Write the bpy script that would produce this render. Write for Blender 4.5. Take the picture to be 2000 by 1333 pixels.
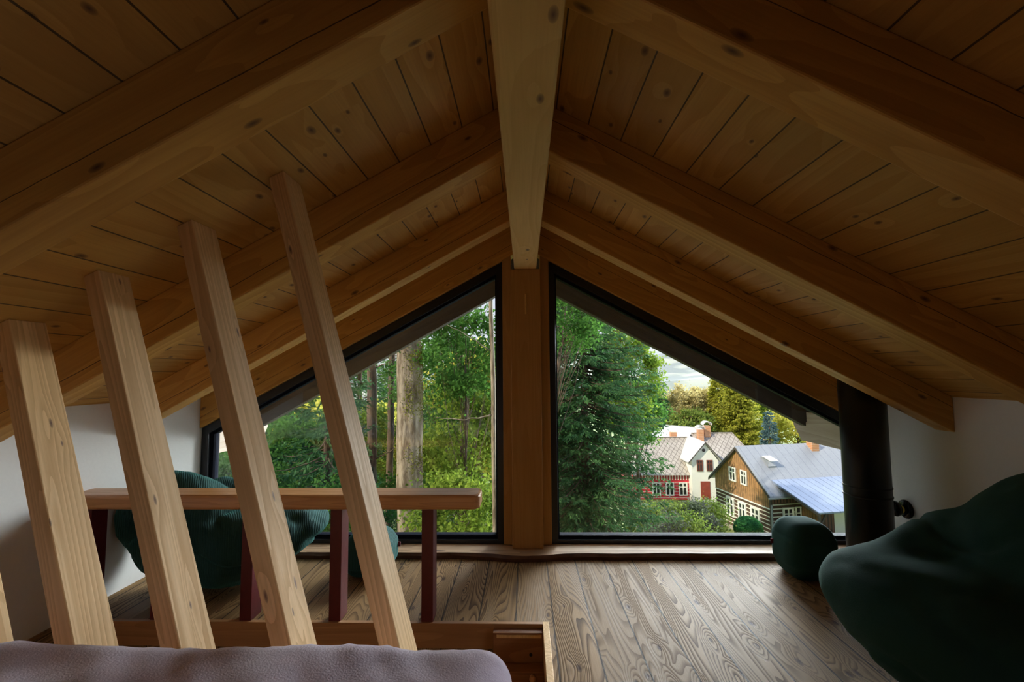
import bpy, bmesh, math, random
import numpy as np
from mathutils import Vector, Matrix, noise

for o in list(bpy.data.objects): bpy.data.objects.remove(o)
SC = bpy.context.scene
COL = SC.collection
R = math.radians

# ------------------------------------------------------------------ camera
F = 893.3                                     # focal length in pixels of a 2000 px wide frame
YA, PI_, RO = R(1.5696), R(4.0244), R(-.4514)
fwd = np.array([-math.sin(YA)*math.cos(PI_), math.cos(YA)*math.cos(PI_), math.sin(PI_)])
rt = np.array([math.cos(YA), math.sin(YA), 0.]); up = np.cross(rt, fwd)
RT = rt*math.cos(RO)+up*math.sin(RO); UP = -rt*math.sin(RO)+up*math.cos(RO)
CP = np.array([-.0112, 0, 1.295])
cd = bpy.data.cameras.new('camera'); cam = bpy.data.objects.new('camera', cd); COL.objects.link(cam)
cd.sensor_width = 36; cd.lens = 36*F/2000; cd.clip_start = .02; cd.clip_end = 4000
M = Matrix.Identity(4)
for i in range(3):
    M[i][0] = RT[i]; M[i][1] = UP[i]; M[i][2] = -fwd[i]; M[i][3] = CP[i]
cam.matrix_world = M
SC.camera = cam
SC.view_settings.view_transform = 'Standard'; SC.view_settings.look = 'None'
SC.view_settings.exposure = 0.0; SC.view_settings.gamma = 1
SC.view_settings.use_curve_mapping = False

def ray(px, py): return fwd+RT*(px-1000)/F+UP*(666.5-py)/F
def at(px, py, Y):
    d = ray(px, py); return CP+d*Y/d[1]

# ------------------------------------------------------------------ sky and sun
W = bpy.data.worlds.new('world'); SC.world = W; W.use_nodes = True
nt = W.node_tree; nt.nodes.clear()
wo = nt.nodes.new('ShaderNodeOutputWorld'); bg = nt.nodes.new('ShaderNodeBackground')
tc = nt.nodes.new('ShaderNodeTexCoord'); sp = nt.nodes.new('ShaderNodeSeparateXYZ')
cr = nt.nodes.new('ShaderNodeValToRGB')
nt.links.new(tc.outputs['Generated'], sp.inputs[0]); nt.links.new(sp.outputs[2], cr.inputs[0])
e = cr.color_ramp.elements
e[0].position = 0.0; e[0].color = (.70, .69, .76, 1)
e[1].position = .9; e[1].color = (.42, .58, .95, 1)
m_ = e.new(.25); m_.color = (.72, .76, .93, 1)
nt.links.new(cr.outputs[0], bg.inputs[0]); bg.inputs[1].default_value = 1.0
nt.links.new(bg.outputs[0], wo.inputs[0])
sl = bpy.data.lights.new('sun', 'SUN'); sl.energy = 5.6; sl.color = (1, .86, .66); sl.angle = R(.6)
so = bpy.data.objects.new('sun', sl); COL.objects.link(so); so.location = (-20, -30, 40)
so.rotation_euler = Vector((.72, .42, -.55)).to_track_quat('-Z', 'Y').to_euler()

# added soft sun from the front right, lifts the room through the windows
sl = bpy.data.lights.new('front_fill_sun', 'SUN'); sl.energy = 30.0; sl.color = (.90, .95, 1); sl.angle = R(62)
so = bpy.data.objects.new('front_fill_sun', sl); COL.objects.link(so); so.location = (20, 40, 40)
so.rotation_euler = Vector((-.58, -.78, -.22)).to_track_quat('-Z', 'Y').to_euler()
# added faint fill lamp at the rear wall; no window is built there
al = bpy.data.lights.new('rear_fill_light', 'AREA'); al.shape = 'RECTANGLE'; al.size = 1.6; al.size_y = .9; al.energy = .2; al.color = (1, .93, .84)
ao = bpy.data.objects.new('rear_fill_light', al); COL.objects.link(ao); ao.location = (0, -2.5, 1.45); ao.rotation_euler = (R(90), 0, 0)

# added fill lamp, no window in the right wall; brightens posts and bed
al = bpy.data.lights.new('side_fill_light', 'AREA'); al.shape = 'RECTANGLE'; al.size = .7; al.size_y = 1.1; al.energy = 12; al.color = (.80, .86, 1); al.spread = R(105)
ao = bpy.data.objects.new('side_fill_light', al); COL.objects.link(ao); ao.location = (2.44, -.2, .85); ao.rotation_euler = (0, R(66), R(-4))

# ------------------------------------------------------------------ helpers
def tag(o, label=None, cat=None, group=None, kind=None):
    if label: o['label'] = label
    if cat: o['category'] = cat
    if group: o['group'] = group
    if kind: o['kind'] = kind
    return o
def empty(name, loc, label, cat, group=None, rz=0):
    o = bpy.data.objects.new(name, None); COL.objects.link(o)
    o.location = loc; o.rotation_euler = (0, 0, rz); o.empty_display_size = .1
    return tag(o, label, cat, group)
def link(name, me, mat, parent=None, smooth=False):
    o = bpy.data.objects.new(name, me); COL.objects.link(o)
    if mat: me.materials.append(mat)
    if smooth:
        for p in me.polygons: p.use_smooth = True
    if parent:                       # children keep world coordinates unless the thing is built locally
        o.parent = parent
    return o
def local(o, parent):
    """mesh written in world coordinates -> child of parent"""
    pm = Matrix.LocRotScale(parent.location, parent.rotation_euler, None)
    o.data.transform(pm.inverted()); o.parent = parent; return o
def obj(name, bm, mat, parent=None, smooth=False, world=True, bevel=0):
    bmesh.ops.recalc_face_normals(bm, faces=bm.faces)
    me = bpy.data.meshes.new(name); bm.to_mesh(me); bm.free()
    o = link(name, me, mat, None, smooth)
    if parent is not None:
        if world: local(o, parent)
        else: o.parent = parent
    if bevel:
        b = o.modifiers.new('bevel', 'BEVEL'); b.width = bevel; b.segments = 2; b.limit_method = 'ANGLE'; b.angle_limit = R(40)
    return o
def box(bm, x0, x1, y0, y1, z0, z1):
    vs = [bm.verts.new(v) for v in ((x0,y0,z0),(x1,y0,z0),(x1,y1,z0),(x0,y1,z0),(x0,y0,z1),(x1,y0,z1),(x1,y1,z1),(x0,y1,z1))]
    for f in ((0,3,2,1),(4,5,6,7),(0,1,5,4),(1,2,6,5),(2,3,7,6),(3,0,4,7)): bm.faces.new([vs[i] for i in f])
def hexa(bm, P):
    vs = [bm.verts.new(tuple(v)) for v in P]
    for f in ((0,3,2,1),(4,5,6,7),(0,1,5,4),(1,2,6,5),(2,3,7,6),(3,0,4,7)): bm.faces.new([vs[i] for i in f])
def prism(bm, pts, off):
    """closed polygon pts (3D) extruded by vector off"""
    off = Vector(off); a = [bm.verts.new(tuple(p)) for p in pts]; b = [bm.verts.new(tuple(Vector(p)+off)) for p in pts]
    n = len(pts); bm.faces.new(a); bm.faces.new(b[::-1])
    for i in range(n): bm.faces.new((a[i], b[i], b[(i+1) % n], a[(i+1) % n]))
def lathe(bm, prof, c=(0,0,0), axis='Z', n=32):
    rings = []
    for r, h in prof:
        ring = []
        for k in range(n):
            a = 2*math.pi*k/n; u, v = r*math.cos(a), r*math.sin(a)
            p = (u, v, h) if axis == 'Z' else ((h, u, v) if axis == 'X' else (u, h, v))
            ring.append(bm.verts.new((p[0]+c[0], p[1]+c[1], p[2]+c[2])))
        rings.append(ring)
    for a, b in zip(rings, rings[1:]):
        for k in range(n): bm.faces.new((a[k], a[(k+1) % n], b[(k+1) % n], b[k]))
    bm.faces.new(rings[0]); bm.faces.new(rings[-1][::-1])
def tube(bm, pts, rad, n=8, seed=0, rough=0.):
    rnd = random.Random(seed); rings = []
    for i, p in enumerate(pts):
        p = Vector(p); a = Vector(pts[max(i-1, 0)]); b = Vector(pts[min(i+1, len(pts)-1)])
        d = (b-a).normalized(); u = d.cross(Vector((.3, .9, .1))).normalized(); v = d.cross(u)
        r = rad[i]; ring = []
        for k in range(n):
            t = 2*math.pi*k/n; rr = r*(1+rough*noise.noise(Vector((math.cos(t)*1.5+seed, math.sin(t)*1.5, p.z*1.3))))
            ring.append(bm.verts.new(p+u*math.cos(t)*rr+v*math.sin(t)*rr))
        rings.append(ring)
    for a, b in zip(rings, rings[1:]):
        for k in range(n): bm.faces.new((a[k], a[(k+1) % n], b[(k+1) % n], b[k]))
    bm.faces.new(rings[0]); bm.faces.new(rings[-1][::-1])

# ------------------------------------------------------------------ materials
class NT:
    def __init__(s, name):
        s.m = bpy.data.materials.new(name); s.m.use_nodes = True; s.t = s.m.node_tree; s.t.nodes.clear()
        s.out = s.t.nodes.new('ShaderNodeOutputMaterial')
    def n(s, typ, ins=None, **kw):
        nd = s.t.nodes.new('ShaderNode'+typ)
        for k, v in kw.items(): setattr(nd, k, v)
        for k, v in (ins or {}).items(): s.set(nd, k, v)
        return nd
    def set(s, nd, k, v):
        i = nd.inputs[k]
        if isinstance(v, bpy.types.NodeSocket): s.t.links.new(v, i)
        else: i.default_value = v
    def math(s, op, a, b=0., c=None, clamp=False):
        nd = s.n('Math', {0: a, 1: b}, operation=op, use_clamp=clamp)
        if c is not None: s.set(nd, 2, c)
        return nd.outputs[0]
    def vmul(s, v, k): return s.n('VectorMath', {0: v, 1: k}, operation='MULTIPLY').outputs[0]
    def mix(s, f, a, b, mode='MIX'):
        nd = s.n('Mix', data_type='RGBA', blend_type=mode)
        s.set(nd, 0, f); s.set(nd, 6, a); s.set(nd, 7, b); return nd.outputs[2]
    def noise(s, v, sc, det=2., rough=.5, out=0):
        return s.n('TexNoise', {'Vector': v, 'Scale': sc, 'Detail': det, 'Roughness': rough}).outputs[out]
    def ramp(s, f, a, b, ca=(0,0,0,1), cb=(1,1,1,1)):
        nd = s.n('ValToRGB', {0: f}); e = nd.color_ramp.elements
        e[0].position = a; e[0].color = ca; e[1].position = b; e[1].color = cb; return nd.outputs[0]
    def obj(s): return s.n('TexCoord').outputs['Object']
    def bsdf(s, col, rough=.6, **kw):
        nd = s.n('BsdfPrincipled', {'Base Color': col, 'Roughness': rough})
        for k, v in kw.items(): s.set(nd, k.replace('_', ' '), v)
        s.t.links.new(nd.outputs[0], s.out.inputs[0]); return nd
    def bump(s, h, st=.3, dist=.01):
        return s.n('Bump', {'Height': h, 'Strength': st, 'Distance': dist}).outputs[0]
def rgb(r, g, b):
    f = lambda c: ((c/255+.055)/1.055)**2.4 if c > 10 else c/255/12.92
    return (f(r), f(g), f(b), 1)

def plain(name, col, rough=.6, var=.12, sc=6, bump=.0, **kw):
    s = NT(name); p = s.obj(); nz = s.noise(p, sc, 4)
    dark = tuple(c*(1-var*2) for c in col[:3])+(1,); lite = tuple(min(1, c*(1+var)) for c in col[:3])+(1,)
    c = s.mix(nz, dark, lite); b = s.bsdf(c, rough, **kw)
    if bump: s.set(b, 'Normal', s.bump(nz, bump))
    return s.m

def wood(name, light, dark, knot, along='X', plank=None, poff=0., rough=.55, freq=9., contrast=.5,
         stretch=.5, cross=5., knots=.35, coat=0., bump=.25, crack=None, seam=.012, fine=1., kscale=(1.4, 4.5, 4.5), ramp=(.1, .9), tint=.35, spec=.5, ksize=.05):
    """wood: contour lines of a stretched noise field, knots, fine pores; grain runs along one object axis"""
    s = NT(name); x = s.n('SeparateXYZ', {0: s.obj()}).outputs
    if along == 'X': a, b, c = x[0], x[1], x[2]
    elif along == 'Y': a, b, c = x[1], x[0], x[2]
    else: a, b, c = x[2], x[0], x[1]
    pid = None
    if plank:
        pc = s.math('ADD', s.math('DIVIDE', b, plank), poff); pid = s.math('FLOOR', pc)
        fr = s.math('SUBTRACT', pc, pid)
        edge = s.math('ABSOLUTE', s.math('SUBTRACT', fr, .5))
        wn = s.n('TexWhiteNoise', {'W': pid}, noise_dimensions='1D')
        rv = wn.outputs[0]; a = s.math('ADD', a, s.math('MULTIPLY', rv, 37.)); c = s.math('ADD', c, s.math('MULTIPLY', pid, 3.7))
    if pid is None: a = s.math('ADD', a, s.math('MULTIPLY', s.n('ObjectInfo').outputs['Random'], 23.))
    v = s.n('CombineXYZ', {0: a, 1: b, 2: c}).outputs[0]
    wob = s.noise(s.vmul(v, (1.2, 3, 3)), 1.0, 2)
    g = s.noise(s.vmul(v, (stretch, cross, cross)), 1.0, 1.2, .4)
    # knots: distance field pulls the rings round them
    flat = s.n('CombineXYZ', {0: a, 1: s.math('ADD', b, s.math('MULTIPLY', c, 1.0 if pid is None else 0.)), 2: 0.}).outputs[0]
    vk = s.vmul(flat, kscale)
    vo = s.n('TexVoronoi', {'Vector': vk, 'Scale': 1.0, 'Randomness': 1.}, voronoi_dimensions='2D'); kd = vo.outputs['Distance']; kc = s.n('SeparateColor', {0: vo.outputs['Color']}).outputs[0]
    has = s.math('LESS_THAN', kc, knots)
    kf = s.math('MULTIPLY', has, s.math('SUBTRACT', 1., s.math('DIVIDE', kd, .42), clamp=True))
    g2 = s.math('ADD', g, s.math('MULTIPLY', kf, .09))
    ring = s.math('FRACT', s.math('MULTIPLY', s.math('ADD', g2, s.math('MULTIPLY', wob, .06)), freq))
    late = s.ramp(ring, ramp[0], ramp[1])
    fn = s.noise(s.vmul(v, (4, 140, 140)), 1.0, 2)
    broad = s.noise(s.vmul(v, (.9, 2.2, 2.2)), 1.3, 2)
    col = s.mix(s.math('MULTIPLY', late, contrast), light, dark)
    col = s.mix(s.math('MULTIPLY', s.math('SUBTRACT', fn, .4, clamp=True), 1.0*fine), col, dark)
    col = s.mix(s.math('MULTIPLY', s.math('SUBTRACT', broad, .42, clamp=True), 1.2), col, tuple(l*.45+d*.4 for l, d in zip(light[:3], dark[:3]))+(1,))
    if pid is not None:
        col = s.mix(s.math('MULTIPLY', rv, tint), col, tuple(l*.55 for l in light[:3])+(1,))
    kr = s.math('SUBTRACT', 1., s.math('DIVIDE', kd, s.math('ADD', ksize, s.math('MULTIPLY', kc, ksize*2.2))), clamp=True)
    kk = s.math('MULTIPLY', has, s.math('POWER', kr, .5))
    col = s.mix(kk, col, knot)
    h = s.math('ADD', s.math('MULTIPLY', late, -.5), s.math('MULTIPLY', fn, .25))
    if crack:
        z0, amp, wd = crack
        cn = s.noise(s.vmul(v, (.8, 0, 0)), 1.0, 5, .6)
        cl = s.math('ABSOLUTE', s.math('SUBTRACT', s.math('SUBTRACT', c, z0), s.math('MULTIPLY', s.math('SUBTRACT', cn, .5), amp)))
        cm = s.math('LESS_THAN', cl, s.math('MULTIPLY', wd, cn)); col = s.mix(s.math('MULTIPLY', cm, .85), col, (.01, .006, .003, 1))
    if pid is not None:
        sm = s.math('GREATER_THAN', edge, .5-seam); col = s.mix(s.math('MULTIPLY', sm, .85), col, (.012, .007, .004, 1))
        h = s.math('SUBTRACT', h, s.math('MULTIPLY', sm, 3.))
    bs = s.bsdf(col, s.math('ADD', rough, s.math('MULTIPLY', late, .12)), Coat_Weight=coat, Coat_Roughness=.28)
    s.set(bs, 'Specular IOR Level', spec); s.set(bs, 'Normal', s.bump(h, bump, .004))
    return s.m

M_ = {}
CL, CD, CK = (.68, .36, .07, 1), (.42, .19, .03, 1), (.10, .04, .015, 1)
M_['rafter'] = wood('rafter_wood', CL, CD, CK, 'X', freq=11, contrast=.45, crack=(.035, .05, .0030), knots=.6, kscale=(2.6, 6, 6), ksize=.035)
M_['beam'] = wood('ridge_wood', (.78, .50, .17, 1), (.58, .32, .09, 1), (.13, .06, .04, 1), 'X', freq=12, contrast=.3, knots=.4, kscale=(3.2, 7, 7), ksize=.06)
M_['ceil'] = wood('ceiling_boards', CL, CD, CK, 'Y', plank=.134, poff=.0, freq=8, contrast=.4, seam=.018, knots=.5, tint=.5, kscale=(4, 8, 8), ksize=.05)
M_['postw'] = wood('post_wood', (.52, .28, .08, 1), (.36, .17, .04, 1), (.12, .05, .02, 1), 'Z', freq=10, contrast=.3, knots=.2, cross=9)
M_['slat'] = wood('leaning_post_wood', (.84, .54, .23, 1), (.52, .28, .09, 1), (.16, .07, .04, 1), 'Z', freq=13, contrast=.6, stretch=.35, cross=11, knots=.3, kscale=(3.5, 12, 12), ramp=(.2, 1.), ksize=.045)
M_['rail'] = wood('rail_wood', (.66, .33, .12, 1), (.40, .16, .05, 1), (.12, .04, .02, 1), 'X', freq=14, contrast=.5, stretch=.3, cross=14, knots=.12, rough=.35, coat=.3)
M_['floor'] = wood('floor_boards', (.38, .225, .095, 1), (.045, .019, .009, 1), (.05, .022, .014, 1), 'Y', plank=.196, poff=.36, freq=40, contrast=.9,
                   stretch=.5, cross=6, knots=.45, rough=.55, coat=.0, spec=.13, bump=.5, seam=.02, kscale=(3.2, 8, 8), ramp=(.40, .95), fine=.6, tint=.6, ksize=.06)
M_['sill'] = wood('sill_wood', (.55, .36, .20, 1), (.24, .12, .06, 1), (.05, .02, .01, 1), 'X', freq=8, contrast=.6, stretch=.35, cross=8, rough=.5, coat=.0, spec=.3)
M_['bark_edge'] = plain('live_edge', (.12, .045, .018, 1), .6, .4, 14, .5)
M_['trim'] = wood('stair_trim_wood', (.45, .22, .08, 1), (.26, .11, .035, 1), CK, 'X', freq=9, contrast=.4, knots=.1, rough=.45)
M_['panel'] = wood('stair_panel_wood', (.36, .15, .05, 1), (.18, .06, .018, 1), CK, 'X', freq=12, contrast=.5, knots=.2, rough=.5)
M_['dark_wood'] = wood('weathered_dark_wood', (.026, .017, .012, 1), (.012, .008, .006, 1), (.01, .006, .004, 1), 'X', freq=8, contrast=.4, rough=.7)
M_['grey_wood'] = wood('weathered_grey_wood', (.42, .34, .28, 1), (.24, .17, .12, 1), (.05, .03, .02, 1), 'Y', freq=9, contrast=.5, stretch=.4, rough=.7)
M_['red'] = plain('oxblood_paint', (.115, .012, .014, 1), .4, .2, 30, .1)
M_['wall'] = plain('white_plaster', (.80, .79, .76, 1), .85, .02, 60, .05)
M_['frame'] = plain('anthracite_frame', (.012, .014, .02, 1), .32, .05, 10)
M_['pipe'] = plain('matt_black_steel', (.010, .012, .013, 1), .42, .1, 20)
M_['black'] = plain('black_bakelite', (.012, .012, .014, 1), .12, .05, 20)
M_['brass'] = plain('brass', (.72, .48, .10, 1), .22, .05, 20, Metallic=1.0)
M_['redtag'] = plain('dark_red_tag', (.16, .008, .02, 1), .6, .05, 20)
def glass_mat():
    s = NT('window_glass')
    t = s.n('BsdfTransparent', {'Color': (.96, .98, .97, 1)}); g = s.n('BsdfGlossy', {'Color': (1, 1, 1, 1), 'Roughness': .0})
    fr = s.n('Fresnel', {'IOR': 1.45}).outputs[0]
    mx = s.n('MixShader', {0: fr}); s.t.links.new(t.outputs[0], mx.inputs[1]); s.t.links.new(g.outputs[0], mx.inputs[2])
    s.t.links.new(mx.outputs[0], s.out.inputs[0]); return s.m
M_['glass'] = glass_mat()
def fabric(name, col, cord=True, sc=170., rough=.9, sheen=.5):
    s = NT(name); p = s.obj(); nz = s.noise(p, 9, 4); fn = s.noise(p, 260, 2)
    c = s.mix(nz, tuple(v*.7 for v in col[:3])+(1,), tuple(min(1, v*1.2) for v in col[:3])+(1,))
    h = fn
    if cord:
        x = s.n('SeparateXYZ', {0: p}).outputs
        ang = s.math('ADD', s.math('MULTIPLY', x[0], .8), s.math('ADD', s.math('MULTIPLY', x[1], .6), s.math('MULTIPLY', nz, .03)))
        w = s.math('SINE', s.math('MULTIPLY', ang, 560.)); h = s.math('ADD', w, s.math('MULTIPLY', fn, .5))
        c = s.mix(s.math('MULTIPLY', s.math('ADD', w, 1), .18), c, tuple(v*.35 for v in col[:3])+(1,))
    b = s.bsdf(c, rough, Sheen_Weight=sheen, Sheen_Roughness=.45)
    s.set(b, 'Sheen Tint', tuple(min(1, v*7+.02) for v in col[:3])+(1,))
    s.set(b, 'Normal', s.bump(h, .35, .003)); return s.m
M_['bead'] = plain('matt_anthracite_bead', (.005, .006, .012, 1), .6, .05, 10, Specular_IOR_Level=.03)
M_['green'] = fabric('dark_green_corduroy', (.008, .058, .052, 1))
M_['green2'] = fabric('bottle_green_fabric', (.007, .056, .047, 1), cord=False, sheen=.14)
M_['sheet'] = fabric('mauve_sheet', (.82, .68, .86, 1), cord=False)

# ------------------------------------------------------------------ the room
ZR, SL = 2.490, .5463                         # underside of the roof boards: ridge height and slope
WX = 2.478                                    # side walls
AN = math.atan(SL)
def zroof(x): return ZR-SL*abs(x)
YB = -2.6                                     # back of the room
# floor with the stair opening
HX0, HX1, HY0, HY1 = -2.30, .088, 1.52, 2.476
bm = bmesh.new()
for b in ((-WX-.15, WX+.15, YB, HY0), (-WX-.15, WX+.15, HY1, 3.60), (-WX-.15, HX0, HY0, HY1), (HX1, WX+.15, HY0, HY1)):
    box(bm, b[0], b[1], b[2], b[3], -.16, 0)
tag(obj('floor', bm, M_['floor']), kind='structure')
# ceiling boards (run on outside as the verge soffit)
for sg in (-1, 1):
    bm = bmesh.new(); xo = sg*(WX+.75)
    pts = [(0, YB, ZR), (xo, YB, zroof(xo)), (xo, YB, zroof(xo)+.05), (0, YB, ZR+.05)]
    prism(bm, pts, (0, 4.3-YB, 0))
    tag(obj('ceiling', bm, M_['ceil']), kind='structure')
for nm, sg in (('wall_left', -1), ('wall_right', 1)):
    bm = bmesh.new(); x0, x1 = sorted((sg*WX, sg*(WX+.16)))
    prism(bm, [(x0, YB, -.0), (x1, YB, -.0), (x1, YB, zroof(x1)-.001), (x0, YB, zroof(x0)-.001)], (0, 3.56-YB, 0))
    tag(obj(nm, bm, M_['wall']), kind='structure')
bm = bmesh.new()
prism(bm, [(-WX-.1, YB, 0), (WX+.1, YB, 0), (WX+.1, YB, zroof(WX)-.03), (0, YB, ZR), (-WX-.1, YB, zroof(WX)-.03)], (0, -.15, 0))
tag(obj('wall_back', bm, M_['ceil']), kind='structure')
# outside face of the gable under the loft windows
bm = bmesh.new(); box(bm, -WX-.16, WX+.16, 3.60, 3.72, -4.2, -.02)
tag(obj('wall_front', bm, M_['dark_wood']), kind='structure')

def sloped_beam(name, sg, y0, y1, x0, x1, top, dep, mat, label, cat='rafter', group=None, bev=.006):
    """a rafter whose local X runs down the slope; top/dep are vertical offsets under the boards"""
    L = (x1-x0)/math.cos(AN)
    a = Vector((sg*x0, (y0+y1)/2, zroof(x0)-top)); d = Vector((sg*math.cos(AN), 0, -math.sin(AN)))
    bm = bmesh.new(); hw = (y1-y0)/2; dz = dep
    # plumb-cut ends: build in world then bring to local
    P = []
    for (x, zt) in ((x0, 0), (x1, 0)):
        for yy in (-hw, hw):
            P.append((sg*x, (y0+y1)/2+yy, zroof(x)-top-dz)); P.append((sg*x, (y0+y1)/2+yy, zroof(x)-top))
    q = [P[0], P[4], P[6], P[2], P[1], P[5], P[7], P[3]]
    hexa(bm, q)
    o = obj(name, bm, mat, bevel=bev)
    mid = Vector((sg*(x0+x1)/2, (y0+y1)/2, zroof((x0+x1)/2)-top-dz/2))
    rot = Matrix((d, Vector((0, 1, 0)), d.cross(Vector((0, 1, 0))))).transposed().to_4x4()
    mw = Matrix.Translation(mid) @ rot
    o.data.transform(mw.inverted()); o.matrix_world = mw
    return tag(o, label, cat, group)
RD = .206
for k, (yy, nm) in enumerate(((2.748, 'nearest the window wall'), (1.872, 'second back from the window wall'), (.988, 'closest to the viewer, crossing the top corner'))):
    for sg, side in ((-1, 'left'), (1, 'right')):
        sloped_beam('rafter', sg, yy, yy+.125, .08, WX-.001, 0, RD, M_['rafter'], f'spruce rafter on the {side} roof slope, {nm}', 'rafter', 'spruce roof rafters')
for sg, side in ((-1, 'left'), (1, 'right')):
    sloped_beam('gable_rafter', sg, 3.43, 3.55, .05, WX-.001, 0, .242, M_['rafter'], f'flush spruce rafter directly over the {side} triangular window', 'rafter')
# ridge beam
bm = bmesh.new(); box(bm, -3.1, 3.1, -.0825, .0825, -.2, .2)
o = obj('ridge_beam', bm, M_['beam'], bevel=.008)
o.matrix_world = Matrix.Translation((0, .30, 2.269)) @ Matrix.Rotation(R(90), 4, 'Z')
tag(o, 'pale planed ridge beam running overhead down the middle of the roof', 'beam')
# gable post
pr = empty('gable_post', (0, 3.4, .042), 'wide spruce post between the two triangular windows under the ridge beam', 'post')
bm = bmesh.new(); box(bm, -.11, .11, 3.362, 3.56, .042, 2.069); obj('post_core', bm, M_['postw'], pr, bevel=.004)
bm = bmesh.new()
for a, b in ((-.176, -.111), (.111, .176)): box(bm, a, b, 3.435, 3.56, .042, zroof(b if a > 0 else a)-.20)
obj('side_board', bm, M_['postw'], pr, bevel=.003)
bm = bmesh.new(); box(bm, -.006, .006, 3.356, 3.363, 1.73, 1.88); obj('wood_patch', bm, M_['beam'], pr, bevel=.003)

# windows
def offset_poly(pts, w):
    """inward offset of a convex polygon (x,z) by w per edge; edge i runs i->i+1"""
    n = len(pts); lines = []
    cx = sum(p[0] for p in pts)/n; cz = sum(p[1] for p in pts)/n
    for i in range(n):
        a, b = pts[i], pts[(i+1) % n]; d = Vector((b[0]-a[0], b[1]-a[1])).normalized(); nn = Vector((-d.y, d.x))
        if nn.dot(Vector((cx-a[0], cz-a[1]))) < 0: nn = -nn
        lines.append((Vector(a)+nn*w[i], d))
    out = []
    for i in range(n):
        (p, d), (q, e) = lines[i-1], lines[i]
        t = ((q-p).x*e.y-(q-p).y*e.x)/(d.x*e.y-d.y*e.x); v = p+d*t; out.append((v.x, v.y))
    return out
def ring(bm, o_, i_, y0, y1, iy0=None):
    n = len(o_); iy0 = y0 if iy0 is None else iy0
    A = [bm.verts.new((p[0], y0, p[1])) for p in o_]; B = [bm.verts.new((p[0], y1, p[1])) for p in o_]
    C = [bm.verts.new((p[0], iy0, p[1])) for p in i_]; D = [bm.verts.new((p[0], y1, p[1])) for p in i_]
    for i in range(n):
        j = (i+1) % n
        bm.faces.new((A[i], A[j], C[j], C[i])); bm.faces.new((B[i], D[i], D[j], B[j]))
        bm.faces.new((A[i], B[i], B[j], A[j])); bm.faces.new((C[i], C[j], D[j], D[i]))
for k, sg in ((1, -1), (2, 1)):
    outer = [(sg*.177, .042), (sg*2.476, .042), (sg*2.476, zroof(2.476)-.243), (sg*.177, zroof(.177)-.243)]
    w = empty(f'window_{k}', (sg*1.3, 3.5, .042), None, None); tag(w, kind='structure')
    i1 = offset_poly(outer, (.028, .052, .060, .046)); i2 = offset_poly(outer, (.050, .072, .078, .058)); gl = offset_poly(outer, (.04, .06, .07, .05))
    bm = bmesh.new(); ring(bm, outer, i1, 3.458, 3.56); obj('window_frame', bm, M_['frame'], w, bevel=.002)
    bm = bmesh.new(); ring(bm, i1, i2, 3.478, 3.56, 3.492); obj('glazing_bead', bm, M_['bead'], w)
    bm = bmesh.new(); prism(bm, [(p[0], 3.515, p[1]) for p in gl], (0, .004, 0)); obj('pane', bm, M_['glass'], w)
# live-edge window board
bm = bmesh.new(); n = 220; top, bot = [], []
for i in range(n+1):
    x = -WX+.002+(2*WX-.004)*i/n
    bul = .055*math.exp(-(x/.22)**2)
    f = 3.292-bul+.010*noise.noise(Vector((x*2.2, .3, 0)))+.006*noise.noise(Vector((x*9, 1.3, 0)))
    g = f-.012+.010*noise.noise(Vector((x*14, 5.3, 0)))
    top.append(f); bot.append(g)
X = [-WX+.002+(2*WX-.004)*i/n for i in range(n+1)]
def strip(bm, a, b):
    va = [bm.verts.new(p) for p in a]; vb = [bm.verts.new(p) for p in b]
    for i in range(len(a)-1): bm.faces.new((va[i], va[i+1], vb[i+1], vb[i]))
strip(bm, [(x, 3.598, .0415) for x in X], [(x, f, .0415) for x, f in zip(X, top)])
strip(bm, [(x, 3.598, .001) for x in X], [(x, f, .001) for x, f in zip(X, bot)])
sill = obj('trim_1', bm, M_['sill']); tag(sill, kind='structure')
bm = bmesh.new()
strip(bm, [(x, f, .0415) for x, f in zip(X, top)], [(x, g-.004, .024) for x, g in zip(X, bot)])
strip(bm, [(x, g-.004, .024) for x, g in zip(X, bot)], [(x, g, .001) for x, g in zip(X, bot)])
obj('bark_edge', bm, M_['bark_edge'], sill, smooth=True)

# stairwell: lining, edge trims
bm = bmesh.new()
box(bm, HX0-.02, HX1+.02, HY1+.001, HY1+.03, -1.2, -.161); box(bm, HX0-.02, HX1+.02, HY0-.03, HY0-.001, -1.2, -.161)
box(bm, HX0-.03, HX0-.001, HY0, HY1, -1.2, -.161); box(bm, HX1+.001, HX1+.03, HY0, HY1, -1.2, -.161); box(bm, HX0-.03, HX1+.03, HY0-.03, HY1+.03, -1.24, -1.2)
tag(obj('wall_stairwell', bm, M_['panel']), kind='structure')
bm = bmesh.new(); box(bm, HX0, HX1, HY1-.022, HY1+.004, -.12, .004)
tag(obj('trim_2', bm, M_['trim'], bevel=.002), kind='structure')
bm = bmesh.new(); box(bm, HX1-.02, HX1+.012, HY0, HY1+.004, -.155, .0045)
tag(obj('trim_3', bm, M_['slat'], bevel=.002), kind='structure')
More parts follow.
